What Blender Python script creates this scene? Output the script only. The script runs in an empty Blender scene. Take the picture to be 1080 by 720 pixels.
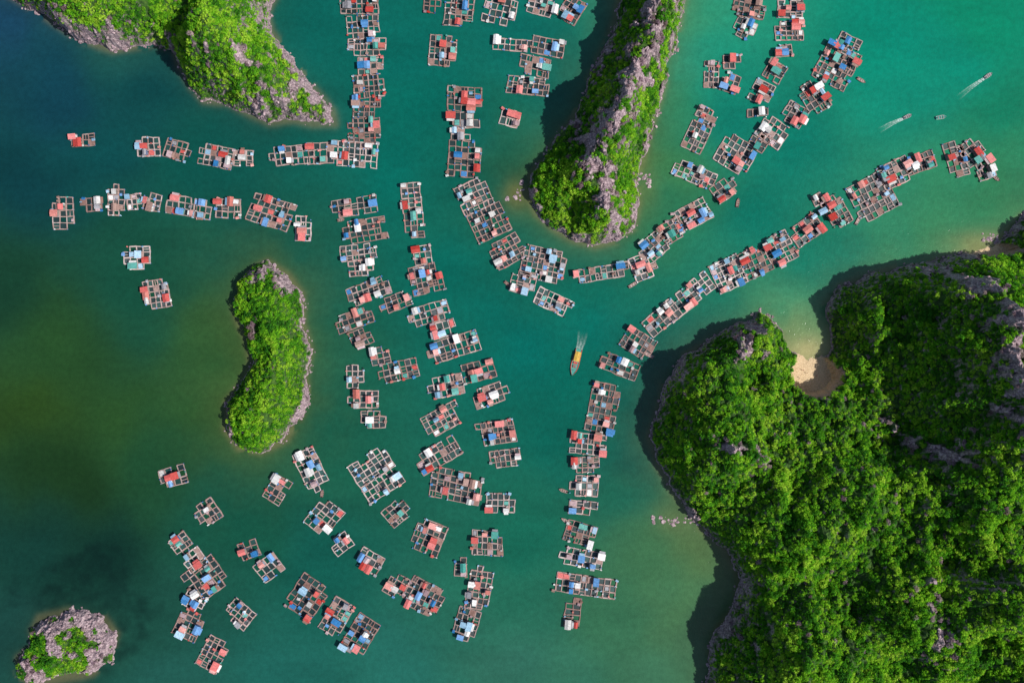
import bpy, math, random
import numpy as np
from mathutils import Vector, Matrix
random.seed(7); rng=np.random.default_rng(11)
S=0.5; HC=430.0
def W(px,py): return ((px-540)*S,(360-py)*S)
scene=bpy.context.scene
def s2l(c):
    return tuple(((v/255)/12.92 if v/255<=0.04045 else (((v/255)+0.055)/1.055)**2.4) for v in c)
def link(o): scene.collection.objects.link(o); return o

# ------------------------------------------------------------ noise
TAB=rng.random((512,512))
def vnoise(x,y,seed=0):
    x=x+seed*37.3; y=y+seed*91.7
    xi=np.floor(x).astype(int); yi=np.floor(y).astype(int)
    fx=x-xi; fy=y-yi; fx=fx*fx*(3-2*fx); fy=fy*fy*(3-2*fy)
    a=TAB[xi%512,yi%512]; b=TAB[(xi+1)%512,yi%512]; c=TAB[xi%512,(yi+1)%512]; d=TAB[(xi+1)%512,(yi+1)%512]
    return (a*(1-fx)+b*fx)*(1-fy)+(c*(1-fx)+d*fx)*fy
def fbm(x,y,oct=4,seed=0,ridge=False):
    s=0;a=1;t=0
    for i in range(oct):
        n=vnoise(x,y,seed+i*3)
        if ridge: n=1-abs(2*n-1)
        s=s+a*n; t+=a; a*=0.5; x=x*2.03+5.1; y=y*2.03+1.7
    return s/t
def sdist(X,Y,poly):
    ins=np.zeros(X.shape,bool); D=np.full(X.shape,1e9)
    n=len(poly)
    for i in range(n):
        x1,y1=poly[i]; x2,y2=poly[(i+1)%n]
        dx,dy=x2-x1,y2-y1; L=dx*dx+dy*dy
        t=np.clip(((X-x1)*dx+(Y-y1)*dy)/L,0,1)
        D=np.minimum(D,(X-x1-t*dx)**2+(Y-y1-t*dy)**2)
        if abs(dy)>1e-9:
            c=((y1>Y)!=(y2>Y))&(X<dx*(Y-y1)/dy+x1); ins^=c
    D=np.sqrt(D); return np.where(ins,D,-D)
def segdist(X,Y,pts):
    D=np.full(X.shape,1e9)
    if len(pts)==1: return np.hypot(X-pts[0][0],Y-pts[0][1])
    for (x1,y1),(x2,y2) in zip(pts[:-1],pts[1:]):
        dx,dy=x2-x1,y2-y1; L=dx*dx+dy*dy+1e-9
        t=np.clip(((X-x1)*dx+(Y-y1)*dy)/L,0,1)
        D=np.minimum(D,np.hypot(X-x1-t*dx,Y-y1-t*dy))
    return D

# ------------------------------------------------------------ materials
def mat(name):
    m=bpy.data.materials.new(name); m.use_nodes=True; nt=m.node_tree
    return m,nt,nt.nodes,nt.links,nt.nodes["Principled BSDF"]
def ramp(N,stops):
    r=N.new("ShaderNodeValToRGB"); e=r.color_ramp.elements
    while len(e)<len(stops): e.new(0.5)
    for i,(p,c) in enumerate(stops): e[i].position=p; e[i].color=(*c,1)
    return r
def noise(N,L,scale,detail=4,vec=None,rough=0.55):
    n=N.new("ShaderNodeTexNoise"); n.inputs["Scale"].default_value=scale; n.inputs["Detail"].default_value=detail; n.inputs["Roughness"].default_value=rough
    if vec is not None: L.new(vec,n.inputs["Vector"])
    return n
def mixc(N,L,blend,fac,a,b):
    m=N.new("ShaderNodeMix"); m.data_type='RGBA'; m.blend_type=blend
    for sock,v in ((m.inputs["Factor"],fac),(m.inputs[6],a),(m.inputs[7],b)):
        if isinstance(v,(int,float)): sock.default_value=v
        elif isinstance(v,tuple): sock.default_value=(*v,1) if len(v)==3 else v
        else: L.new(v,sock)
    return m.outputs[2]

def weathered(name,col,var=0.35,rough=0.75,scale=0.8,corr=False,metal=0.0):
    m,nt,N,L,P=mat(name)
    tc=N.new("ShaderNodeTexCoord"); g=N.new("ShaderNodeNewGeometry")
    n=noise(N,L,scale,5,g.outputs["Position"],0.65)
    oi=N.new("ShaderNodeObjectInfo")
    lo=tuple(c*(1-var) for c in col); hi=tuple(min(1,c*(1+var*0.7)) for c in col)
    r=ramp(N,[(0.3,lo),(0.55,col),(0.75,hi)]); L.new(n.outputs["Fac"],r.inputs["Fac"])
    hs=N.new("ShaderNodeHueSaturation"); L.new(r.outputs["Color"],hs.inputs["Color"])
    mr=N.new("ShaderNodeMapRange"); mr.inputs["To Min"].default_value=0.7; mr.inputs["To Max"].default_value=1.2
    L.new(oi.outputs["Random"],mr.inputs["Value"]); L.new(mr.outputs[0],hs.inputs["Value"])
    ms=N.new("ShaderNodeMapRange"); ms.inputs["To Min"].default_value=1.05; ms.inputs["To Max"].default_value=0.75
    L.new(oi.outputs["Random"],ms.inputs["Value"]); L.new(ms.outputs[0],hs.inputs["Saturation"])
    L.new(hs.outputs["Color"],P.inputs["Base Color"]); P.inputs["Roughness"].default_value=rough; P.inputs["Metallic"].default_value=metal
    if corr:
        w=N.new("ShaderNodeTexWave"); w.inputs["Scale"].default_value=1.6; w.bands_direction='X'; L.new(tc.outputs["Object"],w.inputs["Vector"])
        b=N.new("ShaderNodeBump"); b.inputs["Strength"].default_value=0.5; b.inputs["Distance"].default_value=0.08
        L.new(w.outputs["Fac"],b.inputs["Height"]); L.new(b.outputs[0],P.inputs["Normal"])
    return m
M={}
M['walk']=weathered("weathered_planks",(0.37,0.225,0.195),0.5,0.85,0.5)
M['walk2']=weathered("pale_planks",(0.48,0.35,0.32),0.45,0.85,0.6)
M['deck']=weathered("deck_boards",(0.30,0.17,0.14),0.5,0.85,1.0)
M['net']=weathered("dark_net",(0.008,0.034,0.036),0.5,0.5,0.3)
M['net2']=weathered("green_net",(0.012,0.070,0.062),0.5,0.5,0.3)
M['net3']=weathered("grey_net",(0.05,0.07,0.075),0.5,0.6,0.3)
M['barrel']=weathered("blue_barrel",(0.03,0.15,0.40),0.3,0.4)
M['wall']=weathered("cabin_wall",(0.35,0.30,0.26),0.3,0.8)
M['dark']=weathered("dark_opening",(0.03,0.035,0.04),0.2,0.3)
ROOF={'r':(0.64,0.065,0.05),'s':(0.68,0.21,0.17),'b':(0.035,0.24,0.58),'l':(0.26,0.48,0.66),'t':(0.06,0.38,0.32),'w':(0.72,0.70,0.68),'g':(0.32,0.31,0.34),'n':(0.32,0.17,0.13),'y':(0.72,0.44,0.05),'p':(0.46,0.30,0.32)}
for k,c in ROOF.items(): M['roof_'+k]=weathered("roof_sheet_"+k,c,0.38,0.6,1.2,True)

# ------------------------------------------------------------ mesh builder
class MB:
    def __init__(s): s.v=[];s.f=[];s.m=[];s.slots=[]
    def mi(s,k):
        if k not in s.slots: s.slots.append(k)
        return s.slots.index(k)
    def add(s,vs,fs,k):
        o=len(s.v); s.v+=vs; i=s.mi(k)
        for f in fs: s.f.append([a+o for a in f]); s.m.append(i)
    def box(s,cx,cy,sx,sy,z0,z1,k,a=0,taper=1):
        c,n=math.cos(a),math.sin(a); vs=[]
        for z,t in ((z0,1),(z1,taper)):
            for ux,uy in ((-1,-1),(1,-1),(1,1),(-1,1)):
                x=ux*sx/2*t;y=uy*sy/2*t; vs.append((cx+x*c-y*n,cy+x*n+y*c,z))
        s.add(vs,[(0,3,2,1),(4,5,6,7),(0,1,5,4),(1,2,6,5),(2,3,7,6),(3,0,4,7)],k)
    def beam(s,p,q,w,z0,z1,k):
        dx,dy=q[0]-p[0],q[1]-p[1]
        s.box((p[0]+q[0])/2,(p[1]+q[1])/2,math.hypot(dx,dy),w,z0,z1,k,math.atan2(dy,dx))
    def cyl(s,cx,cy,r,z0,z1,k,n=8,cone=1):
        vs=[(cx+r*t*math.cos(i*2*math.pi/n),cy+r*t*math.sin(i*2*math.pi/n),z) for z,t in((z0,1),(z1,cone)) for i in range(n)]
        fs=[(i,(i+1)%n,n+(i+1)%n,n+i) for i in range(n)]+[tuple(range(n,2*n))]
        s.add(vs,fs,k)
    def gable(s,cx,cy,Lx,Wy,z,r,k,a=0,shed=False):
        prof=[(-Wy/2,z),(0,z+r),(Wy/2,z)] if not shed else [(-Wy/2,z),(-Wy/2,z+0.12),(Wy/2,z+r),(Wy/2,z+r-0.12)]
        n=len(prof); c,sn=math.cos(a),math.sin(a); vs=[]
        for x in (-Lx/2,Lx/2):
            for y,zz in prof: vs.append((cx+x*c-y*sn,cy+x*sn+y*c,zz))
        fs=[tuple(range(n))[::-1],tuple(range(n,2*n))]+[(i,(i+1)%n,n+(i+1)%n,n+i) for i in range(n)]
        s.add(vs,fs,k)
    def obj(s,name,loc=(0,0,0),rz=0,parent=None):
        me=bpy.data.meshes.new(name); me.from_pydata(s.v,[],s.f)
        for k in s.slots: me.materials.append(M[k])
        me.polygons.foreach_set("material_index",s.m); me.update()
        o=bpy.data.objects.new(name,me); o.location=loc; o.rotation_euler=(0,0,rz); link(o)
        if parent: o.parent=parent
        return o

# ------------------------------------------------------------ islands
P_A=[(-90,-120),(-60,-25),(0,-12),(28,5),(55,22),(85,42),(120,53),(140,50),(165,46),(183,52),(190,70),(203,92),(215,106),(240,108),(262,119),(285,129),(310,127),(330,131),(353,131),(350,117),(332,95),(316,73),(300,53),(286,33),(281,15),(292,-8),(300,-120)]
P_B=[(655,-5),(650,18),(640,45),(625,78),(602,130),(577,163),(560,185),(557,205),(566,225),(582,240),(605,253),(628,259),(650,254),(668,240),(673,215),(671,190),(680,160),(690,122),(704,75),(714,35),(722,-10),(725,-80),(668,-80)]
P_C=[(262,286),(282,277),(303,290),(318,310),(319,340),(327,370),(321,398),(327,420),(313,445),(302,463),(275,476),(252,472),(238,452),(240,424),(256,404),(266,382),(261,358),(250,335),(247,315),(251,297)]
P_D=[(42,652),(60,647),(85,641),(108,649),(122,668),(117,693),(97,710),(62,716),(38,722),(20,712),(20,694),(38,682),(36,665)]
P_E=[(1260,120),(1130,180),(1085,222),(1065,240),(1048,262),(1018,267),(985,275),(955,280),(920,290),(887,303),(870,325),(876,350),(876,375),(852,380),(830,370),(824,348),(800,330),(780,343),(750,360),(722,375),(702,400),(696,430),(686,460),(694,490),(714,522),(736,552),(768,580),(780,610),(776,640),(757,662),(749,690),(744,730),(740,860),(1260,860)]
def wp(P): return [W(*p) for p in P]
ISL={}
def island_fields(key,X,Y):
    c=ISL[key]
    d=sdist(X,Y,wp(c['poly']))
    d=d+(fbm(X/9,Y/9,3,c['seed'])-0.5)*5*c.get('rag',1)+(fbm(X/2.2,Y/2.2,2,c['seed']+5)-0.5)*1.8*c.get('rag',1)
    h=np.full(X.shape,float(c['base']))
    for (px,py,ph,r) in c['peaks']:
        k=1-ph/HC; x,y=W(px,py); x*=k;y*=k
        h+=ph*np.exp(-((X-x)**2+(Y-y)**2)/(2*(r*S)**2))
    h=h*(0.68+0.64*fbm(X/26,Y/26,3,c['seed']+9))
    inside=0.55*(1-np.exp(-np.maximum(d,0)/c['cw']))+0.45*(1-np.exp(-np.maximum(d,0)/(c['cw']*2.6)))
    big=fbm(X/17,Y/17,4,c['seed']+13,True)-0.55
    fine=fbm(X/6,Y/6,3,c['seed']+17,True)-0.5
    h=h*inside+inside*(big*c['rough']+fine*c['rough']*0.36)
    rock=np.zeros(X.shape)
    for pts,r,st in c['rock']:
        q=[]
        for (px,py,pz) in pts:
            k=1-pz/HC; x,y=W(px,py); q.append((x*k,y*k))
        D=segdist(X,Y,q)
        rock=np.maximum(rock,st*np.exp(-(D/(r*S))**2))
    rn=fbm(X/4,Y/4,4,c['seed']+21)
    rockm=np.clip((rock+ (rn-0.5)*2.8-0.58)*4,0,1)*(rock>0.12)
    h=h+rockm*(0.6+2.4*fbm(X/2.4,Y/2.4,2,c['seed']+25,True))*np.clip(d/3,0,1)
    sand=np.zeros(X.shape)
    for (px,py,rx,ry) in c.get('sand',[]):
        x,y=W(px,py); e=((X-x)/(rx*S))**2+((Y-y)/(ry*S))**2+(rn-0.5)*0.6
        sand=np.maximum(sand,np.clip((1.25-e)*2.5,0,1))
    h=h*(1-sand)+(0.15+0.10*np.maximum(d,0))*sand
    h=np.where(d<0,np.maximum(d*0.6,-4),h+0.05)
    return d,h,rockm*(1-sand),sand
ISL['A']=dict(poly=P_A,seed=2,base=9,cw=4,rough=14,peaks=[(60,-20,26,45),(130,0,20,28),(215,45,26,28),(255,75,18,22),(295,95,11,18),(250,0,20,35)],
   rock=[([(40,18,4),(85,40,4),(130,50,4)],11,1.05),([(305,60,8),(328,92,6),(348,124,3)],13,1.05),([(270,116,6),(345,126,4)],10,0.95),([(183,45,8),(192,75,8)],5,0.6),([(212,22,30),(222,60,30)],7,.55),([(265,70,20),(300,110,14)],8,.65)])
ISL['B']=dict(poly=P_B,seed=4,base=8,cw=4,rough=13,peaks=[(697,0,26,22),(680,50,26,18),(662,95,26,18),(645,135,26,20),(618,175,17,22),(638,222,20,18)],
   rock=[([(700,5,28),(682,50,28),(662,95,28),(648,130,28)],19,0.82),([(640,130,28),(620,165,24),(640,195,24),(645,235,20)],19,0.78),([(560,205,2),(590,244,3),(640,255,4)],6,0.85),([(704,80,5),(676,180,5),(668,240,5)],7,0.75),([(655,20,10),(640,60,15),(610,130,15)],8,.55)])
ISL['C']=dict(poly=P_C,seed=6,base=7,cw=3,rough=6,peaks=[(285,300,8,18),(295,350,9,18),(295,400,9,18),(270,445,9,20)],
   rock=[([(262,290,6),(285,283,8),(302,294,6)],11,1.05),([(326,362,1),(324,385,1),(326,415,1),(310,450,1)],4,1.0),([(244,425,2),(248,460,3)],4,0.7),([(268,340,8),(274,380,5)],4,.6)])
ISL['D']=dict(poly=P_D,seed=8,base=3.5,cw=3,rough=5,rag=1.6,peaks=[(60,670,3,12),(90,680,4,14),(50,700,3,10)],
   rock=[([(45,655,2),(90,650,2),(115,675,2),(100,705,2)],15,1.15),([(40,712,2),(28,700,2)],12,1.1),([(60,675,3),(85,690,3)],12,0.85)])
ISL['E']=dict(poly=P_E,seed=10,base=12,cw=4,rough=18,peaks=[(792,350,18,18),(745,410,18,30),(770,470,22,35),(1025,320,30,38),(1045,400,37,36),(1062,480,38,40),(1110,400,34,60),(925,320,16,30),(890,520,24,40),(820,560,20,35),(960,640,29,45),(1050,620,32,50),(800,690,16,35),(860,680,20,40),(1150,700,34,80),(960,520,18,30)],
   rock=[([(795,335,20),(790,365,22)],15,1.0),([(1000,290,25),(1020,310,32),(1035,355,40),(1050,410,45),(1062,480,45)],15,0.95),([(700,505,4),(735,550,4)],4,0.8),([(1085,225,3),(1048,255,3),(1010,268,3)],8,0.95),([(770,590,3),(776,640,3),(752,680,3)],4,.8),([(755,465,20),(800,480,22)],9,.5),([(940,455,30),(990,475,30)],10,.55),([(900,545,22)],10,.5),([(960,610,38),(985,690,38)],10,.55),([(824,350,4),(818,340,6)],6,1.)],
   sand=[(853,394,25,22),(1040,264,24,8)])

def terrain_mat():
    m,nt,N,L,P=mat("island_ground")
    g=N.new("ShaderNodeNewGeometry"); pos=g.outputs["Position"]
    ar=N.new("ShaderNodeAttribute"); ar.attribute_name="rock"; asn=N.new("ShaderNodeAttribute"); asn.attribute_name="sand"
    n1=noise(N,L,0.9,8,pos,0.7); r1=ramp(N,[(0.32,(0.05,0.04,0.045)),(0.47,(0.24,0.17,0.19)),(0.6,(0.48,0.37,0.38)),(0.75,(0.68,0.57,0.52))]); L.new(n1.outputs["Fac"],r1.inputs["Fac"])
    n2=noise(N,L,0.6,6,pos,0.7); r2=ramp(N,[(0.35,(0.012,0.035,0.005)),(0.55,(0.04,0.11,0.009)),(0.72,(0.10,0.18,0.02))]); L.new(n2.outputs["Fac"],r2.inputs["Fac"])
    n3=noise(N,L,1.5,5,pos,0.6); r3=ramp(N,[(0.3,(0.44,0.31,0.17)),(0.6,(0.70,0.53,0.33))]); L.new(n3.outputs["Fac"],r3.inputs["Fac"])
    sx=N.new("ShaderNodeSeparateXYZ"); L.new(g.outputs["Normal"],sx.inputs[0])
    mr=N.new("ShaderNodeMapRange"); mr.inputs["From Min"].default_value=0.36; mr.inputs["From Max"].default_value=0.18; L.new(sx.outputs["Z"],mr.inputs["Value"])
    sp=N.new("ShaderNodeSeparateXYZ"); L.new(pos,sp.inputs[0])
    mz=N.new("ShaderNodeMapRange"); mz.inputs["From Min"].default_value=1.5; mz.inputs["From Max"].default_value=0.5; L.new(sp.outputs["Z"],mz.inputs["Value"])
    mx=N.new("ShaderNodeMath"); mx.operation='MAXIMUM'; L.new(mr.outputs[0],mx.inputs[0]); L.new(ar.outputs["Fac"],mx.inputs[1])
    mx2=N.new("ShaderNodeMath"); mx2.operation='MAXIMUM'; L.new(mx.outputs[0],mx2.inputs[0]); L.new(mz.outputs[0],mx2.inputs[1])
    c=mixc(N,L,'MIX',mx2.outputs[0],r2.outputs["Color"],r1.outputs["Color"])
    c=mixc(N,L,'MIX',asn.outputs["Fac"],c,r3.outputs["Color"])
    L.new(c,P.inputs["Base Color"]); P.inputs["Roughness"].default_value=0.95
    b=N.new("ShaderNodeBump"); b.inputs["Strength"].default_value=0.9; b.inputs["Distance"].default_value=0.7; L.new(n1.outputs["Fac"],b.inputs["Height"]); L.new(b.outputs[0],P.inputs["Normal"])
    return m
TM=terrain_mat()

def leaf_mat(name,stops,val=(0.65,1.4)):
    m,nt,N,L,P=mat(name)
    g=N.new("ShaderNodeNewGeometry"); oi=N.new("ShaderNodeObjectInfo")
    n1=noise(N,L,0.05,5,g.outputs["Position"],0.68)
    n2=noise(N,L,1.1,3,g.outputs["Position"],0.6)
    a=N.new("ShaderNodeMath"); a.operation='MULTIPLY_ADD'; L.new(oi.outputs["Random"],a.inputs[0]); a.inputs[1].default_value=0.32; L.new(n1.outputs["Fac"],a.inputs[2])
    s=N.new("ShaderNodeMath"); s.operation='SUBTRACT'; L.new(a.outputs[0],s.inputs[0]); s.inputs[1].default_value=0.15
    r=ramp(N,stops); L.new(s.outputs[0],r.inputs["Fac"])
    hs=N.new("ShaderNodeHueSaturation"); L.new(r.outputs["Color"],hs.inputs["Color"])
    mr=N.new("ShaderNodeMapRange"); mr.inputs["From Min"].default_value=0.3; mr.inputs["From Max"].default_value=0.7; mr.inputs["To Min"].default_value=val[0]; mr.inputs["To Max"].default_value=val[1]
    L.new(n2.outputs["Fac"],mr.inputs["Value"]); L.new(mr.outputs[0],hs.inputs["Value"])
    N.remove(P); df=N.new("ShaderNodeBsdfDiffuse"); tr=N.new("ShaderNodeBsdfTranslucent"); mx=N.new("ShaderNodeMixShader"); mx.inputs[0].default_value=0.3
    L.new(hs.outputs["Color"],df.inputs["Color"]); L.new(hs.outputs["Color"],tr.inputs["Color"])
    L.new(df.outputs[0],mx.inputs[1]); L.new(tr.outputs[0],mx.inputs[2]); L.new(mx.outputs[0],N["Material Output"].inputs["Surface"])
    return m
M['leaf']=leaf_mat("foliage",[(0.31,(0.030,0.14,0.014)),(0.44,(0.085,0.31,0.016)),(0.57,(0.20,0.47,0.020)),(0.72,(0.38,0.60,0.05))])
M['leafp']=leaf_mat("dry_foliage",[(0.3,(0.20,0.14,0.14)),(0.5,(0.34,0.23,0.28)),(0.7,(0.46,0.37,0.33))])
M['bark']=weathered("bark",(0.12,0.09,0.06))
def rock_mat():
    m,nt,N,L,P=mat("limestone"); g=N.new("ShaderNodeNewGeometry")
    n=noise(N,L,0.8,8,g.outputs["Position"],0.7); r=ramp(N,[(0.32,(0.06,0.045,0.05)),(0.48,(0.29,0.20,0.23)),(0.62,(0.54,0.42,0.43)),(0.75,(0.72,0.61,0.55))])
    L.new(n.outputs["Fac"],r.inputs["Fac"]); L.new(r.outputs["Color"],P.inputs["Base Color"]); P.inputs["Roughness"].default_value=0.9
    b=N.new("ShaderNodeBump"); b.inputs["Strength"].default_value=0.8; b.inputs["Distance"].default_value=0.3; L.new(n.outputs["Fac"],b.inputs["Height"]); L.new(b.outputs[0],P.inputs["Normal"])
    return m
M['rock']=rock_mat()
colT=bpy.data.collections.new("tree_variants"); colR=bpy.data.collections.new("rock_variants")
def make_tree(i):
    mb=MB(); r=random.Random(100+i); key='leafp' if i==6 else 'leaf'
    mb.cyl(0,0,0.22,-1.5,2.0,'bark',6,0.5)
    nl=r.randint(5,8)
    for l in range(nl):
        a=l*2.4+r.random(); rr=0 if l==0 else r.uniform(0.8,1.5)
        c=Vector((rr*math.cos(a),rr*math.sin(a),2.6-0.45*rr+r.uniform(-0.3,0.5)+(0.5 if l==0 else 0)))
        if l>0:
            mb.add([(0.08,0,1.0),(-0.08,0,1.0),(0,0.1,1.1),tuple(c)],[(0,1,3),(1,2,3),(2,0,3)],'bark')
        lr=r.uniform(0.65,1.05)
        for k in range(42):
            d=Vector((r.gauss(0,1),r.gauss(0,1),r.gauss(0.35,0.8))).normalized()
            p=c+Vector((d.x*lr,d.y*lr,d.z*lr*0.75))*r.uniform(0.6,1.08)
            n=(d+Vector((r.gauss(0,.45),r.gauss(0,.45),r.gauss(0.3,.4)))).normalized()
            u=n.orthogonal().normalized(); v=n.cross(u); th=r.random()*6.28
            u,v=u*math.cos(th)+v*math.sin(th),v*math.cos(th)-u*math.sin(th)
            s=r.uniform(0.16,0.34); t=s*r.uniform(0.5,0.9)
            mb.add([tuple(p-u*s),tuple(p-v*t),tuple(p+u*s),tuple(p+v*t)],[(0,1,2,3)],key)
    me=bpy.data.meshes.new("tree_crown"); me.from_pydata(mb.v,[],mb.f)
    for k in mb.slots: me.materials.append(M[k])
    me.polygons.foreach_set("material_index",mb.m)
    o=bpy.data.objects.new("tree_v%d"%i,me); colT.objects.link(o)
for i in range(7): make_tree(i)
import bmesh
for i in range(4):
    bm=bmesh.new(); bmesh.ops.create_icosphere(bm,subdivisions=3,radius=1)
    r=random.Random(i+50); dirs=[Vector((r.gauss(0,1),r.gauss(0,1),r.gauss(0,1))).normalized() for _ in range(9)]
    for v in bm.verts:
        for d in dirs: 
            q=v.co.dot(d)
            if q>0.62: v.co-=d*(q-0.62)
        v.co+=Vector((r.gauss(0,1),r.gauss(0,1),r.gauss(0,1)))*0.05; v.co.z*=1.1
    me=bpy.data.meshes.new("rock"); bm.to_mesh(me); bm.free(); me.materials.append(M['rock'])
    o=bpy.data.objects.new("rock_v%d"%i,me); colR.objects.link(o)
def scatter(name,pts,rots,scs,idx,coll):
    me=bpy.data.meshes.new(name); me.from_pydata([tuple(p) for p in pts],[],[])
    a=me.attributes.new("rot",'FLOAT_VECTOR','POINT'); a.data.foreach_set("vector",np.asarray(rots,dtype=np.float32).ravel())
    a=me.attributes.new("sc",'FLOAT_VECTOR','POINT'); a.data.foreach_set("vector",np.asarray(scs,dtype=np.float32).ravel())
    a=me.attributes.new("vi",'INT','POINT'); a.data.foreach_set("value",np.asarray(idx,dtype=np.int32))
    o=link(bpy.data.objects.new(name,me))
    ng=bpy.data.node_groups.new(name+"_gn",'GeometryNodeTree')
    ng.interface.new_socket("Geometry",in_out='INPUT',socket_type='NodeSocketGeometry'); ng.interface.new_socket("Geometry",in_out='OUTPUT',socket_type='NodeSocketGeometry')
    N=ng.nodes; L=ng.links; gi=N.new("NodeGroupInput"); go=N.new("NodeGroupOutput")
    ip=N.new("GeometryNodeInstanceOnPoints"); ci=N.new("GeometryNodeCollectionInfo"); ci.inputs["Collection"].default_value=coll
    ci.inputs["Separate Children"].default_value=True; ci.inputs["Reset Children"].default_value=True
    def na(n,t):
        x=N.new("GeometryNodeInputNamedAttribute"); x.data_type=t; x.inputs["Name"].default_value=n; return [s for s in x.outputs if s.enabled and s.name=="Attribute"][0]
    er=N.new("FunctionNodeEulerToRotation"); L.new(na("rot",'FLOAT_VECTOR'),er.inputs[0])
    L.new(gi.outputs[0],ip.inputs["Points"]); L.new(ci.outputs[0],ip.inputs["Instance"]); ip.inputs["Pick Instance"].default_value=True
    L.new(na("vi",'INT'),ip.inputs["Instance Index"]); L.new(er.outputs[0],ip.inputs["Rotation"]); L.new(na("sc",'FLOAT_VECTOR'),ip.inputs["Scale"])
    L.new(ip.outputs[0],go.inputs[0])
    md=o.modifiers.new("scatter",'NODES'); md.node_group=ng
    return o

def build_island(key,step,tsp):
    c=ISL[key]; P=wp(c['poly']); xs=[p[0] for p in P]; ys=[p[1] for p in P]
    gx=np.arange(min(xs)-6,max(xs)+6,step); gy=np.arange(min(ys)-6,max(ys)+6,step)
    X,Y=np.meshgrid(gx,gy,indexing='ij'); d,h,rk,sd=island_fields(key,X,Y)
    jx=(vnoise(X*1.3,Y*1.3,40)-0.5)*step*0.7; jy=(vnoise(X*1.3,Y*1.3,44)-0.5)*step*0.7
    keep=d>-5; idx=-np.ones(X.shape,int); idx[keep]=np.arange(keep.sum())
    V=np.stack([(X+jx)[keep],(Y+jy)[keep],h[keep]],1)
    a=idx[:-1,:-1];b=idx[1:,:-1];cc=idx[1:,1:];e=idx[:-1,1:]
    ok=(a>=0)&(b>=0)&(cc>=0)&(e>=0); F=np.stack([a[ok],b[ok],cc[ok],e[ok]],1)
    me=bpy.data.meshes.new("limestone_island"); me.from_pydata(V.tolist(),[],F.tolist()); me.materials.append(TM)
    for n,arr in (("rock",rk),("sand",sd)):
        at=me.attributes.new(n,'FLOAT','POINT'); at.data.foreach_set("value",arr[keep].astype(np.float32))
    link(bpy.data.objects.new("limestone_island",me))
    def sample(sp,jit=0.9):
        tx=np.arange(min(xs),max(xs),sp); ty=np.arange(min(ys),max(ys),sp); A,B=np.meshgrid(tx,ty)
        A=A.ravel()+rng.uniform(-jit,jit,A.size)*sp/2*1.2; B=B.ravel()+rng.uniform(-jit,jit,B.size)*sp/2*1.2
        fi=np.clip((A-gx[0])/step,0,len(gx)-1.01); fj=np.clip((B-gy[0])/step,0,len(gy)-1.01); i=fi.astype(int); j=fj.astype(int); u=fi-i; v=fj-j
        g=lambda F:(F[i,j]*(1-u)+F[i+1,j]*u)*(1-v)+(F[i,j+1]*(1-u)+F[i+1,j+1]*u)*v
        gX,gY=np.gradient(h,step); sl=np.hypot(gX,gY)
        return A,B,g(h),g(d),g(rk),g(sd),g(sl)
    A,B,z,dd,r,s,sl=sample(tsp*0.72)
    dens=fbm(A/6,B/6,3,c['seed']+60)
    pr=(1-np.clip(r*1.1,0,0.93))*np.clip(0.46*np.sqrt(1+sl**2),0,1)
    ok=(dd>0.5)&(s<0.3)&(z>0.6)&(rng.random(A.size)<pr)&(sl<5.0+rng.random(A.size)*3)&(dens>0.25)
    A,B,z,dd,r,sl=A[ok],B[ok],z[ok],dd[ok],r[ok],sl[ok]; n=len(A)
    base=0.34+0.80*fbm(A/11,B/11,3,c['seed']+70)*(0.4+1.05*rng.random(n)**1.8)
    base*=np.clip(0.5+dd/10,0.5,1)*c.get('ts',1)
    sc=np.stack([base*rng.uniform(.85,1.15,n),base*rng.uniform(.85,1.15,n),base*rng.uniform(.75,1.2,n)],1)
    rot=np.stack([rng.uniform(-.25,.25,n),rng.uniform(-.25,.25,n),rng.uniform(0,6.28,n)],1)
    vi=rng.integers(0,6,n); vi[(rng.random(n)<0.012+0.5*(r>0.05))]=6
    scatter("forest_canopy",np.stack([A,B,z-1.1*base],1),rot,sc,vi,colT)
    nt=n
    A,B,z,dd,r,s,sl=sample(1.3)
    ok=((r>0.35)&(rng.random(A.size)<0.4)&(dd>0))|((dd>-1.6)&(dd<0.5)&(s<0.2)&(rng.random(A.size)<0.45)&(fbm(A/8,B/8,2,c['seed']+80)>0.5))
    A,B,z,dd=A[ok],B[ok],z[ok],dd[ok]; n=len(A); b=0.3+0.8*rng.random(n)**2
    sc=np.stack([b*rng.uniform(.8,1.4,n),b*rng.uniform(.8,1.4,n),b*rng.uniform(.7,1.8,n)],1)
    scatter("limestone_rocks",np.stack([A,B,np.maximum(z,-0.1)],1),rng.uniform(-.5,.5,(n,3))+np.array([0,0,1])*rng.uniform(0,6,(n,1)),sc,rng.integers(0,4,n),colR)
    print(key,"trees",nt,"rocks",n)
build_island('A',0.8,1.7); build_island('B',0.7,1.6); build_island('C',0.6,1.5); build_island('D',0.5,1.5); build_island('E',0.9,1.75)
bp=[];bs=[]
for (px,py,rx,ry,n) in ((708,548,20,8,26),(545,206,9,10,14),(682,186,5,14,12),(1046,252,16,8,26),(327,378,4,22,16),(826,378,4,8,8),(25,705,8,10,10)):
    for _ in range(n):
        x,y=W(px+random.gauss(0,rx*.5),py+random.gauss(0,ry*.5)); b=random.uniform(.3,.8) if random.random()<.8 else random.uniform(.9,1.5)
        bp.append((x,y,-0.05)); bs.append((b*random.uniform(.8,1.4),b,b*.5))
n=len(bp); scatter("shore_boulders",bp,rng.uniform(0,6,(n,3))*np.array([.05,.05,1]),bs,rng.integers(0,4,n),colR)

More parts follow.
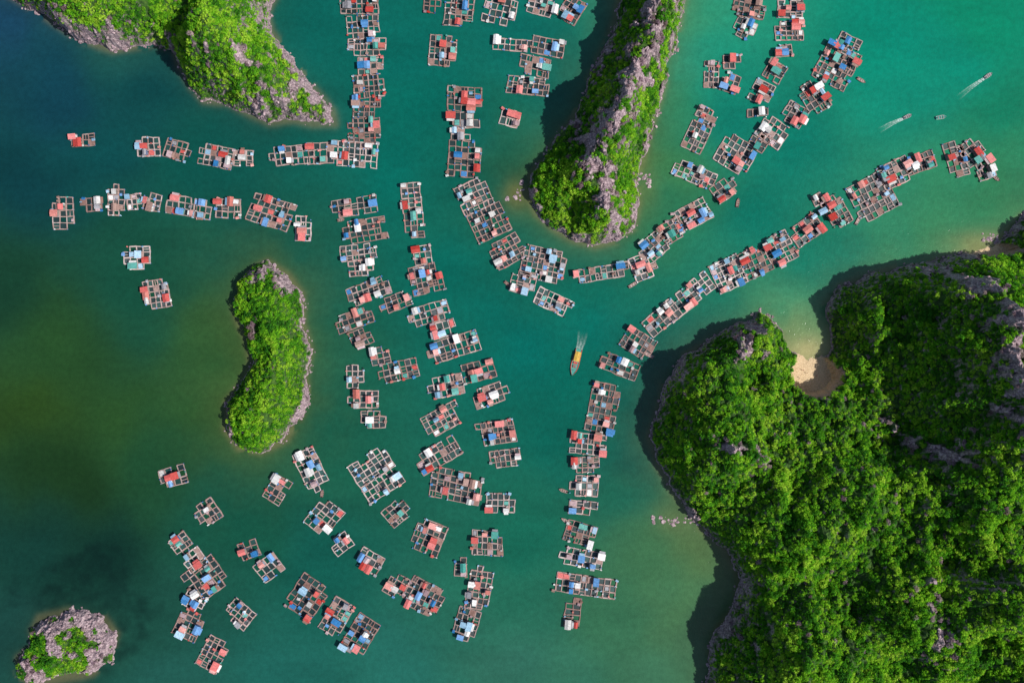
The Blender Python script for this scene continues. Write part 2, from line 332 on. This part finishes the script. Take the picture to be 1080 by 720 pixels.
# ------------------------------------------------------------ sea
CP=[(10,10,(24,66,92)),(60,90,(16,66,80)),(20,180,(12,62,66)),(150,95,(10,70,72)),(130,65,(26,84,78)),(20,300,(22,64,44)),(50,370,(38,76,36)),(40,430,(44,74,26)),(110,430,(42,80,36)),(60,500,(26,56,24)),
(150,300,(20,78,58)),(190,430,(42,84,42)),(160,480,(28,74,44)),(210,380,(48,90,46)),(110,580,(14,50,40)),(30,600,(18,60,50)),(160,650,(28,78,64)),(250,560,(20,84,64)),(190,720,(34,92,80)),(10,670,(26,70,62)),
(100,170,(12,74,74)),(230,190,(10,84,74)),(230,260,(26,86,66)),(340,290,(20,92,74)),(345,360,(26,96,72)),(340,440,(22,92,70)),(250,100,(12,78,72)),(330,50,(8,98,88)),(350,90,(10,100,88)),(430,50,(6,104,92)),(440,120,(4,104,90)),(420,180,(4,106,92)),
(330,600,(16,90,76)),(300,700,(30,100,88)),(420,700,(36,108,94)),(550,690,(50,112,92)),(560,620,(34,108,84)),(560,560,(18,102,80)),(580,450,(4,100,84)),(545,370,(0,106,94)),(620,340,(0,110,96)),(590,400,(0,106,90)),(480,300,(4,102,88)),(500,180,(6,100,86)),(535,190,(30,92,66)),
(560,20,(8,108,96)),(600,60,(10,102,88)),(640,10,(30,124,102)),(590,190,(40,96,60)),(620,280,(4,106,88)),(660,460,(6,86,74)),(650,520,(26,100,78)),(690,590,(62,116,76)),(660,640,(54,114,80)),(720,640,(74,122,78)),(690,700,(62,118,86)),(735,590,(84,120,72)),(740,660,(56,98,70)),
(700,180,(58,124,76)),(695,230,(36,120,84)),(715,120,(34,132,96)),(740,50,(22,146,118)),(730,10,(46,156,118)),(770,110,(4,126,106)),(850,160,(2,122,102)),(940,50,(0,138,112)),(1050,20,(2,138,102)),(960,110,(6,140,114)),(1010,60,(0,136,110)),(1060,120,(10,128,94)),(1060,190,(46,128,84)),(1000,220,(52,136,92)),(940,240,(48,136,98)),
(870,270,(10,122,98)),(820,320,(44,138,100)),(770,320,(6,122,98)),(745,345,(4,100,84)),(700,365,(2,98,84)),(840,350,(112,152,98)),(800,220,(0,118,98)),(640,400,(2,102,86)),(680,400,(4,84,74))]
def axis(lo,hi,st,far):
    a=list(np.arange(lo,hi+st/2,st)); s=st; x=a[-1]; b=[]
    while x<far: s*=1.5; x+=s; b.append(x)
    s=st; x=a[0]; c=[]
    while x>-far: s*=1.5; x-=s; c.append(x)
    return np.array(c[::-1]+a+b)
gx=axis(-320,320,1.1,6000); gy=axis(-225,225,1.1,6000)
X,Y=np.meshgrid(gx,gy,indexing='ij')
qx=np.clip(X,-310,310)+ (fbm(X/45,Y/45,3,90)-0.5)*36; qy=np.clip(Y,-215,215)+(fbm(X/45,Y/45,3,95)-0.5)*36
num=np.zeros(X.shape+(3,)); den=np.zeros(X.shape)
for px,py,c in CP:
    x,y=W(px,py); w=1/(((qx-x)**2+(qy-y)**2)+120)**1.6
    num+=w[...,None]*np.array(s2l(c)); den+=w
C=num/den[...,None]
def mixto(C,col,w): return C*(1-w[...,None])+np.array(s2l(col))*w[...,None]
patch=fbm(X/14,Y/14,5,97)
for key,col,rad,wt in (('A',(50,84,66),6,0.3),('B',(90,106,52),8,0.5),('C',(84,102,46),10,0.5),('D',(50,66,46),4,0.3),('E',(104,120,70),8,0.38)):
    d=sdist(X,Y,wp(ISL[key]['poly'])); dd=np.maximum(-d,0)
    w=wt*np.exp(-dd/(rad*(0.35+1.4*patch))); C=mixto(C,col,w)
    w2=0.42*np.exp(-(dd/(1.4+1.6*patch))**2); C=mixto(C,(140,130,90),w2*(patch>0.42))
for (px,py,rx,ry,col,wt) in ((850,368,22,15,(205,192,135),0.9),(838,345,30,24,(130,160,105),0.6),(1035,258,34,14,(150,150,95),0.7),(680,3,26,16,(180,170,110),0.6),(545,205,14,16,(120,118,66),0.7),(680,190,14,26,(110,128,66),0.5),(712,548,26,14,(110,128,80),0.5)):
    x,y=W(px,py); e=((X-x)/(rx*S))**2+((Y-y)/(ry*S))**2; C=mixto(C,col,wt*np.exp(-e)*np.clip(patch*2,0,1))
x,y=W(95,640); e=((X-x)/(72*S))**2+((Y-y)/(60*S))**2+(patch-0.5)*2.4; w=np.clip((1.1-e)*2,0,1)*0.55*np.clip(fbm(X/5,Y/5,4,120)*2-0.3,0,1); C=mixto(C,(10,34,30),w)
C=C*(0.82+0.34*fbm(X/30,Y/11,4,130))[...,None]
n0,n1=X.shape; idx=np.arange(n0*n1).reshape(n0,n1)
V=np.stack([X.ravel(),Y.ravel(),np.zeros(X.size)],1); F=np.stack([idx[:-1,:-1].ravel(),idx[1:,:-1].ravel(),idx[1:,1:].ravel(),idx[:-1,1:].ravel()],1)
me=bpy.data.meshes.new("sea_water"); me.from_pydata(V.tolist(),[],F.tolist())
ca=me.attributes.new("watercol",'FLOAT_COLOR','POINT'); ca.data.foreach_set("color",np.concatenate([C.reshape(-1,3),np.ones((X.size,1))],1).astype(np.float32).ravel())
m,nt,N,L,P=mat("sea_water"); g=N.new("ShaderNodeNewGeometry"); at=N.new("ShaderNodeAttribute"); at.attribute_name="watercol"
na=noise(N,L,0.35,7,g.outputs["Position"],0.65); mr=N.new("ShaderNodeMapRange"); mr.inputs["From Min"].default_value=.3; mr.inputs["From Max"].default_value=.7; mr.inputs["To Min"].default_value=0.60; mr.inputs["To Max"].default_value=0.80; L.new(na.outputs["Fac"],mr.inputs["Value"])
vm=N.new("ShaderNodeVectorMath"); vm.operation='SCALE'; L.new(at.outputs["Color"],vm.inputs[0]); L.new(mr.outputs[0],vm.inputs["Scale"]); L.new(vm.outputs[0],P.inputs["Base Color"])
P.inputs["Roughness"].default_value=0.12; P.inputs["IOR"].default_value=1.33
n2=noise(N,L,0.9,4,g.outputs["Position"],0.6); b=N.new("ShaderNodeBump"); b.inputs["Strength"].default_value=0.55; b.inputs["Distance"].default_value=0.22; L.new(n2.outputs["Fac"],b.inputs["Height"]); L.new(b.outputs[0],P.inputs["Normal"])
me.materials.append(m); link(bpy.data.objects.new("sea_water",me))

# ------------------------------------------------------------ fish farms
R=[(382,7,46,16,0,'rg'),(383,29,34,24,5,'b'),(387,50,40,18,0,'s'),(391,70,26,18,0,'bb'),(389,91,32,24,5,''),(387,113,28,22,0,'n'),(384,138,34,26,0,'r'),(374,163,48,26,-3,'rw'),(338,162,28,22,5,''),(308,164,48,20,3,'r'),
(257,167,20,16,0,'w'),(228,165,36,22,-10,'rw'),(188,159,28,20,-15,''),(157,155,24,20,0,'rl'),(88,148,24,12,5,'rr'),
(67,225,22,34,0,'s'),(97,216,22,14,5,'w'),(123,211,17,33,0,'n'),(142,213,15,16,5,''),(161,213,18,18,-15,'n'),(192,217,32,20,-10,'rb'),(214,221,18,20,-8,'b'),(241,220,26,20,0,'rs'),(286,224,46,30,-18,'rbr'),(320,241,16,26,0,'rs'),
(145,272,28,24,0,'lrt'),(166,310,26,30,10,'rrs'),
(484,13,30,30,-5,'b'),(456,7,18,14,-5,''),(527,12,34,28,-12,'s'),(573,8,32,18,-15,'w'),(603,11,22,26,-30,'rlb'),(541,48,42,12,-5,'w'),(578,50,34,18,-10,'b'),(564,70,32,20,-15,'t'),(557,91,44,18,-6,'r'),
(467,54,28,32,-5,'rs'),(490,105,36,26,-5,'rrrs'),(489,127,34,16,0,'rw'),(486,142,20,12,0,'g'),(490,168,34,38,-5,'br'),(538,125,20,16,-15,'rr'),
(500,207,34,32,25,'w'),(516,235,38,32,25,''),(535,265,34,28,28,'w'),(552,298,26,24,-15,'l'),(573,279,46,34,-12,'wl'),(584,319,40,18,-25,''),(634,288,60,14,8,'b'),
(679,281,26,26,20,'rs'),(690,260,34,24,40,'b'),(709,243,26,22,30,'t'),(729,228,40,24,28,'rrb'),
(434,209,20,32,5,'r'),(437,238,20,26,5,'t'),(374,218,48,18,8,'rb'),(385,243,46,24,8,'w'),(378,266,38,16,5,''),(381,283,26,16,5,'w'),(389,307,46,20,22,'rw'),(374,337,40,18,20,'s'),(381,356,22,18,20,'n'),(417,319,34,16,22,'s'),
(446,269,18,20,8,'r'),(450,294,34,30,14,'br'),(452,331,44,20,15,'w'),(468,347,26,16,15,'rl'),(478,366,56,22,18,'bw'),(401,375,20,18,10,'w'),(375,397,18,24,3,''),(420,391,42,20,12,''),(383,421,32,18,3,'rs'),(394,442,26,18,3,'w'),
(470,407,38,22,12,'rtt'),(505,391,34,20,15,'rst'),(518,416,38,20,20,'rw'),(467,442,42,24,28,''),(523,456,40,24,10,'rs'),(533,483,32,18,8,''),(462,480,48,22,30,'rw'),(481,512,54,32,-12,'nsrn'),(528,530,30,20,0,'r'),
(397,500,44,46,32,'l'),(293,516,20,28,-32,'w'),(329,496,24,46,25,'wwb'),(342,545,28,34,-38,'w'),(360,573,22,18,38,'r'),(419,540,26,22,38,''),(452,566,32,34,-22,'rsr'),(514,572,32,26,-5,'tr'),(486,597,12,20,0,'t'),(506,619,24,46,-10,'sw'),(492,658,24,34,-15,'bll'),(447,629,40,32,-28,'rb'),(418,617,20,24,-28,'sw'),(390,591,26,20,-30,'rrb'),
(324,629,34,40,-32,'rl'),(355,650,23,38,-32,'rb'),(380,670,26,42,-32,'rbl'),(284,598,26,22,35,'b'),(263,579,20,18,20,'r'),(219,540,24,24,30,''),(183,502,28,20,18,'rr'),(192,574,20,22,35,'r'),(205,590,22,20,35,'r'),(217,610,40,36,35,'bw'),(205,634,22,16,-30,'bb'),(200,658,26,30,-25,'bl'),(225,689,24,34,-28,'rr'),(253,647,28,22,-38,''),
(636,430,30,52,-12,'b'),(620,468,38,22,-5,'rrs'),(617,490,30,16,0,'r'),(616,512,30,22,-2,'w'),(615,535,30,14,-5,'b'),(612,562,32,22,-15,'tw'),(613,588,46,18,-10,'bw'),(618,617,76,20,-8,'b'),(604,645,16,30,-5,'w'),
(653,386,42,18,-22,'w'),(673,362,34,24,-32,'r'),(695,338,32,20,38,'s'),(716,321,32,22,38,'s'),(736,304,32,22,38,'r'),(768,289,32,32,25,'rb'),(797,276,30,30,28,'r'),(822,263,30,32,28,'rbr'),(850,243,34,22,35,'rs'),(867,214,16,22,30,'rl'),(882,223,22,34,30,'rr'),(920,208,44,42,28,'s'),(944,183,34,26,25,'rs'),(970,172,32,18,20,'rw'),(1008,168,20,38,18,'r'),(1027,163,24,32,35,'rtr'),(1040,183,18,12,20,'w'),
(738,137,22,48,-25,''),(732,184,46,18,-22,'w'),(776,163,38,34,-32,'rb'),(764,200,26,20,35,'r'),(800,150,18,18,-30,'t'),(815,139,30,26,-35,'w'),(838,121,24,22,-30,'rr'),(858,103,24,34,35,'rrw'),(882,70,38,42,-28,'rbrt'),(895,46,24,16,-25,'b'),(803,98,22,24,-25,'rr'),(799,119,22,8,5,'w'),(817,76,20,20,-30,'rt'),(826,54,18,12,5,'rb'),(832,33,30,20,0,'rr'),(833,10,26,18,0,'rr'),(790,9,34,20,-10,'n'),(785,31,22,20,-25,'b'),(750,79,15,28,0,''),(772,66,18,14,0,'r'),(770,88,18,20,-20,'rb'),
]
def cabin(px,py,L_,W_,a,rk,parent,z=0.62):
    mb=MB(); hh=random.uniform(1.9,2.4)
    mb.box(0,0,L_-0.7,W_-0.7,z,z+hh,'wall' if random.random()<.6 else 'roof_'+random.choice('lwtb'))
    mb.box(0,-(W_-0.7)/2-0.004,0.8,0.05,z+0.02,z+1.8,'dark')
    for sx in(-1,1):
        if L_>3.6: mb.box(sx*L_*0.28,-(W_-0.7)/2-0.004,0.7,0.04,z+0.9,z+1.6,'dark')
        mb.box(sx*L_*0.2,(W_-0.7)/2+0.004,0.7,0.04,z+0.9,z+1.6,'dark')
    shed=random.random()<0.4
    mb.gable(0,0,L_,W_,z+hh+0.01,random.uniform(0.45,0.8),'roof_'+rk,0,shed)
    if random.random()<0.5:
        mb.gable(0,-W_/2-0.6,L_*0.8,1.2,z+hh-0.5,0.35,'roof_'+random.choice([rk,'w','l','g','n','p']),0,True)
    return mb.obj("cabin",(px,py,0),a,parent)
def farm(x,y,w,h,ang,houses):
    wx,wy=W(x,y); w*=S*0.99; h*=S*0.99
    cell=random.uniform(2.8,3.4); nx=max(1,round(w/cell)); ny=max(1,round(h/cell)); cx=w/nx; cy=h/ny
    occ=np.ones((nx,ny),bool)
    if nx*ny>=6:
        for _ in range(max(1,int(nx*ny*0.2))):
            i,j=random.choice([(random.choice([0,nx-1]),random.randrange(ny)),(random.randrange(nx),random.choice([0,ny-1]))])
            if (i in(0,nx-1)) and (j in(0,ny-1)) or random.random()<0.35: occ[i,j]=False
    mb=MB(); wk=random.choice(['walk','walk','walk2'])
    nd={}
    sh=random.gauss(0,.03)
    for i in range(nx+1):
        for j in range(ny+1): nd[i,j]=(-w/2+i*cx+random.gauss(0,0.12)+sh*(j-ny/2)*cy,-h/2+j*cy+random.gauss(0,0.12))
    eh=set();ev=set()
    for i in range(nx):
        for j in range(ny):
            if occ[i,j]:
                eh|={(i,j),(i,j+1)}; ev|={(i,j),(i+1,j)}
    used=set()
    for (i,j) in sorted(eh):
        bw=random.choice([0.4,0.5,0.5,0.75]); mb.beam(nd[i,j],nd[i+1,j],bw,0.22,0.42+0.02*((i+j)%2),wk if random.random()<.8 else random.choice(['walk2','deck'])); used|={(i,j),(i+1,j)}
    for (i,j) in sorted(ev):
        bw=random.choice([0.4,0.5,0.5,0.7]); mb.beam(nd[i,j],nd[i,j+1],bw,0.25,0.47+0.02*((i+j)%2),wk if random.random()<.8 else random.choice(['walk2','deck'])); used|={(i,j),(i,j+1)}
    used=sorted(used)
    for (i,j) in used:
        p=nd[i,j]
        mb.cyl(p[0],p[1],0.36,-0.1,0.2,'barrel',7)
        if random.random()<0.3: mb.box(p[0],p[1],0.14,0.14,0.5,1.5,'walk')
    cells=[(i,j) for i in range(nx) for j in range(ny) if occ[i,j]]
    free=cells[:]; random.shuffle(free)
    for (i,j) in cells:
        q=[nd[i,j],nd[i+1,j],nd[i+1,j+1],nd[i,j+1]]
        k=random.choices(['net','net2','net3',None],[6,3,0.8,4])[0]
        if k: mb.add([(a,b,0.06) for a,b in q],[(0,1,2,3)],k)
        ccx=sum(a for a,b in q)/4; ccy=sum(b for a,b in q)/4
        if random.random()<0.08: mb.box(ccx,ccy,0.3,cy*0.98,0.3,0.4,wk)
        if random.random()<0.08: mb.box(ccx,ccy,cx*0.98,0.3,0.3,0.405,wk)
        if random.random()<0.09:
            mb.box(ccx,ccy,cx*random.uniform(.6,.95),cy*random.uniform(.5,.95),0.6,0.66,'roof_'+random.choice('glpntbwr'),random.gauss(0,.05))
        elif random.random()<0.07: mb.box(ccx,ccy,cx*.97,cy*.97,0.3,0.52,'deck')
    for _ in range(int(len(cells)*0.8)+2):
        p=nd[random.choice(used)]; ox,oy=(random.uniform(-cx/2,cx/2),0) if random.random()<.5 else (0,random.uniform(-cy/2,cy/2))
        t=random.random(); px=min(max(p[0]+ox,-w/2),w/2); py=min(max(p[1]+oy,-h/2),h/2)
        if t<0.45: mb.box(px,py,random.uniform(.5,1.3),random.uniform(.4,.9),0.5,random.uniform(.8,1.3),'roof_'+random.choice('wlbrsgpnntwlb'),random.gauss(0,.3),0.92)
        elif t<0.78: mb.cyl(px,py,0.3,0.5,1.2,random.choice(['barrel','barrel','roof_w','roof_g','dark']),8)
        else: mb.gable(px,py,random.uniform(1.2,2.0),random.uniform(1.0,1.7),1.2,0.35,'roof_'+random.choice('wlbrsgnp'),random.gauss(0,.2)); mb.box(px,py,.9,.8,.5,1.19,'deck')
    extra=''.join(random.choice('srrswlbbgpttwlwl') for _ in range(int(len(cells)*0.08+random.random()*0.9)))
    hs=[]
    for rk in (houses+extra):
        if not free: break
        i,j=free.pop(); ccx=(nd[i,j][0]+nd[i+1,j+1][0])/2; ccy=(nd[i,j][1]+nd[i+1,j+1][1])/2
        hs.append((rk,ccx,ccy))
        mb.box(ccx,ccy,cx-0.3,cy-0.3,0.3,0.6,'deck')
    o=mb.obj("floating_fish_farm",(wx,wy,0),math.radians(ang+random.gauss(0,1)))
    for n_,(rk,ccx,ccy) in enumerate(hs):
        big=n_<len(houses)
        l=random.uniform(3.5,5.2) if big else random.uniform(2.4,3.5); ww=random.uniform(2.7,3.7) if big else random.uniform(1.9,2.8); a=0 if random.random()<.5 else math.pi/2
        cabin(ccx,ccy,l,ww,a+random.choice([0,math.pi])+random.gauss(0,.03),rk,o,0.61+0.012*n_)
for r in R: farm(*r)

# ------------------------------------------------------------ boats
def foam_mat():
    m,nt,N,L,P=mat("wake_foam"); at=N.new("ShaderNodeAttribute"); at.attribute_name="foam"; g=N.new("ShaderNodeNewGeometry")
    n=noise(N,L,1.2,6,g.outputs["Position"],0.7); mu=N.new("ShaderNodeMath"); mu.operation='MULTIPLY'; L.new(at.outputs["Fac"],mu.inputs[0]); 
    mr=N.new("ShaderNodeMapRange"); mr.inputs["From Min"].default_value=.35; mr.inputs["From Max"].default_value=.62; L.new(n.outputs["Fac"],mr.inputs["Value"]); L.new(mr.outputs[0],mu.inputs[1])
    L.new(mu.outputs[0],P.inputs["Alpha"]); P.inputs["Base Color"].default_value=(0.75,0.85,0.82,1); P.inputs["Roughness"].default_value=.8
    return m
M['foam']=foam_mat()
def boat(name,px,py,L_,B,head,hull,trim,deck,cab=None,wake=0,wakew=2.0,fs_=1.3):
    x,y=W(px,py); mb=MB(); n=14; vs=[]
    for i in range(n+1):
        t=i/n; X_=-L_/2+L_*t; hw=B/2*(0.78+0.22*math.sin(min(t*2.2,1.57)))*(1-max(0,(t-0.55)/0.45)**2.2)+0.03
        zt=0.55+0.25*(1-t)**3*L_/10+0.9*max(0,t-.5)**2*L_/5; zb=-0.3
        vs+=[(X_,-hw*.7,zb),(X_,-hw,zt),(X_,-hw*.84,zt),(X_,-hw*.84,zt-.25),(X_,hw*.84,zt-.25),(X_,hw*.84,zt),(X_,hw,zt),(X_,hw*.7,zb)]
    for lo,k in ((0,hull),(1,trim),(2,hull),(3,deck),(4,hull),(5,trim),(6,hull)):
        fs=[(i*8+lo,(i+1)*8+lo,(i+1)*8+lo+1,i*8+lo+1) for i in range(n)]
        mb.add(vs,fs,k)
    mb.add([vs[j] for j in range(8)],[(0,1,6,7)],hull)
    if cab:
        mb.box(-L_*.22,0,L_*.30,B*.55,0.4,2.0,'roof_w'); mb.gable(-L_*.22,0,L_*.36,B*.72,2.01,0.3,cab)
        mb.box(-L_*.22+L_*.15+.01,0,.03,B*.42,1.1,1.7,'dark')
        mb.box(L_*.02,0,L_*.08,B*.5,0.4,0.95,'roof_r'); mb.box(L_*.15,0,L_*.12,B*.42,0.4,0.85,'deck'); mb.cyl(L_*.3,0,.07,.5,3.0,'walk',6)
    else:
        for t in(-.25,0,.22): mb.box(L_*t,0,.3,B*.72,0.42,0.56,'walk2')
        mb.box(-L_*.46,0,.5,.4,.4,1.05,'dark')
    o=mb.obj(name,(x,y,0),math.radians(head))
    if wake:
        vs=[];fs=[];fo=[]; nl=30; nw=12
        for i in range(nl+1):
            t=i/nl
            for j in range(nw+1):
                u=j/nw*2-1; hw=B*.4+wakew*t
                vs.append((-L_*.42-wake*t,u*hw+ math.sin(t*5)*0.4*t,0.03)); fo.append((1-t)**1.1*(math.exp(-(u*2.4)**2)*(1-t)+0.75*math.exp(-((abs(u)-.75)*5)**2))*(1 if abs(u)<.99 else 0)*fs_)
        for i in range(nl):
            for j in range(nw): a=i*(nw+1)+j; fs.append((a,a+1,a+nw+2,a+nw+1))
        me=bpy.data.meshes.new("wake_foam"); me.from_pydata(vs,[],fs); me.materials.append(M['foam'])
        at=me.attributes.new("foam",'FLOAT','POINT'); at.data.foreach_set("value",np.array(fo,dtype=np.float32))
        w=link(bpy.data.objects.new("wake_foam",me)); w.parent=o
boat("wooden_fishing_boat",607,382,14.5,4.2,-105,'roof_y','roof_r','roof_t','roof_y',11,1.4,0.8)
boat("speedboat",957,123,4.5,1.8,25,'roof_w','roof_w','roof_g',None,15,1.0,1.5)
boat("speedboat",992,124,5.5,2.0,10,'roof_l','roof_w','roof_t',None,0,.8)
boat("speedboat",1042,80,4.5,1.8,35,'roof_w','roof_w','roof_g',None,18,1.0)
for (x,y,l,hd,c) in ((684,374,6,150,'l'),(594,517,5,160,'t'),(597,549,6,150,'b'),(778,214,5,80,'w'),(360,232,4,10,'t'),(536,300,5,-40,'b'),(340,520,4,80,'w'),(668,300,6,30,'r'),(905,232,6,60,'w'),(857,228,6,120,'r'),(908,85,5,-30,'r'),(1050,188,5,-40,'l')):
    boat("wooden_boat",x,y,l,1.7,hd,'roof_'+c,'walk','deck')

# people on the beach
M['cloth']=weathered("swimwear",(0.5,0.1,0.1)); M['skin']=weathered("skin",(0.45,0.26,0.18))
def person(px,py,rz):
    x,y=W(px,py)
    J=[(0,0,.95),(0,0,1.2),(0,0,1.42),(0,0,1.52),(0,.02,1.68),(.19,0,1.40),(.27,.05,1.12),(.26,.16,.9),(-.19,0,1.40),(-.27,0,1.12),(-.28,.06,.88),(.1,0,.9),(.12,.05,.5),(.12,-.03,.06),(.12,.14,.03),(-.1,0,.9),(-.12,-.02,.5),(-.12,-.12,.06),(-.12,.05,.03)]
    E=[(0,1),(1,2),(2,3),(3,4),(2,5),(5,6),(6,7),(2,8),(8,9),(9,10),(0,11),(11,12),(12,13),(13,14),(0,15),(15,16),(16,17),(17,18)]
    Rr=[.15,.13,.13,.06,.105,.06,.045,.035,.06,.045,.035,.09,.06,.045,.035,.09,.06,.045,.035]
    me=bpy.data.meshes.new("person"); me.from_pydata(J,E,[]); me.materials.append(M['cloth' if random.random()<.5 else 'skin'])
    o=link(bpy.data.objects.new("person",me)); sk=o.modifiers.new("skin",'SKIN'); o.modifiers.new("sub",'SUBSURF').levels=1
    if not me.skin_vertices: 
        import bmesh as _b; bm=_b.new(); bm.from_mesh(me); bm.verts.layers.skin.verify(); bm.to_mesh(me); bm.free()
    for i,v in enumerate(me.skin_vertices[0].data): v.radius=(Rr[i],Rr[i]); v.use_root=(i==0)
    Xa=np.array([[x]]);Ya=np.array([[y]]); z=float(island_fields('E',Xa,Ya)[1][0,0]); o.location=(x,y,z); o.rotation_euler=(0,0,rz)
for p in ((846,390,1),(850,393,2.5),(860,396,4),(842,398,.3)): person(*p)

# ------------------------------------------------------------ light, camera
el,az=math.radians(51),math.radians(-16)
s=Vector((math.cos(el)*math.cos(az),math.cos(el)*math.sin(az),math.sin(el)))
ld=bpy.data.lights.new("sun",'SUN'); ld.energy=5.0; ld.angle=math.radians(0.5); ld.color=(1,0.96,0.9)
lo=link(bpy.data.objects.new("sun",ld)); lo.rotation_euler=s.to_track_quat('Z','Y').to_euler(); lo.location=(200,-60,300)
w=bpy.data.worlds.new("World"); scene.world=w; w.use_nodes=True; N=w.node_tree.nodes; sk=N.new("ShaderNodeTexSky"); sk.sky_type='NISHITA'; sk.sun_disc=False
sk.sun_elevation=el; sk.sun_rotation=math.radians(90)-az; w.node_tree.links.new(sk.outputs[0],N["Background"].inputs[0]); N["Background"].inputs[1].default_value=0.10
cd=bpy.data.cameras.new("camera"); cd.sensor_width=36; cd.lens=36*HC/540; cd.clip_start=1; cd.clip_end=12000
co=link(bpy.data.objects.new("camera",cd)); co.location=(0,0,HC); co.rotation_euler=(0,0,0); scene.camera=co
scene.view_settings.view_transform='Standard'; scene.view_settings.look='None'; scene.view_settings.exposure=0
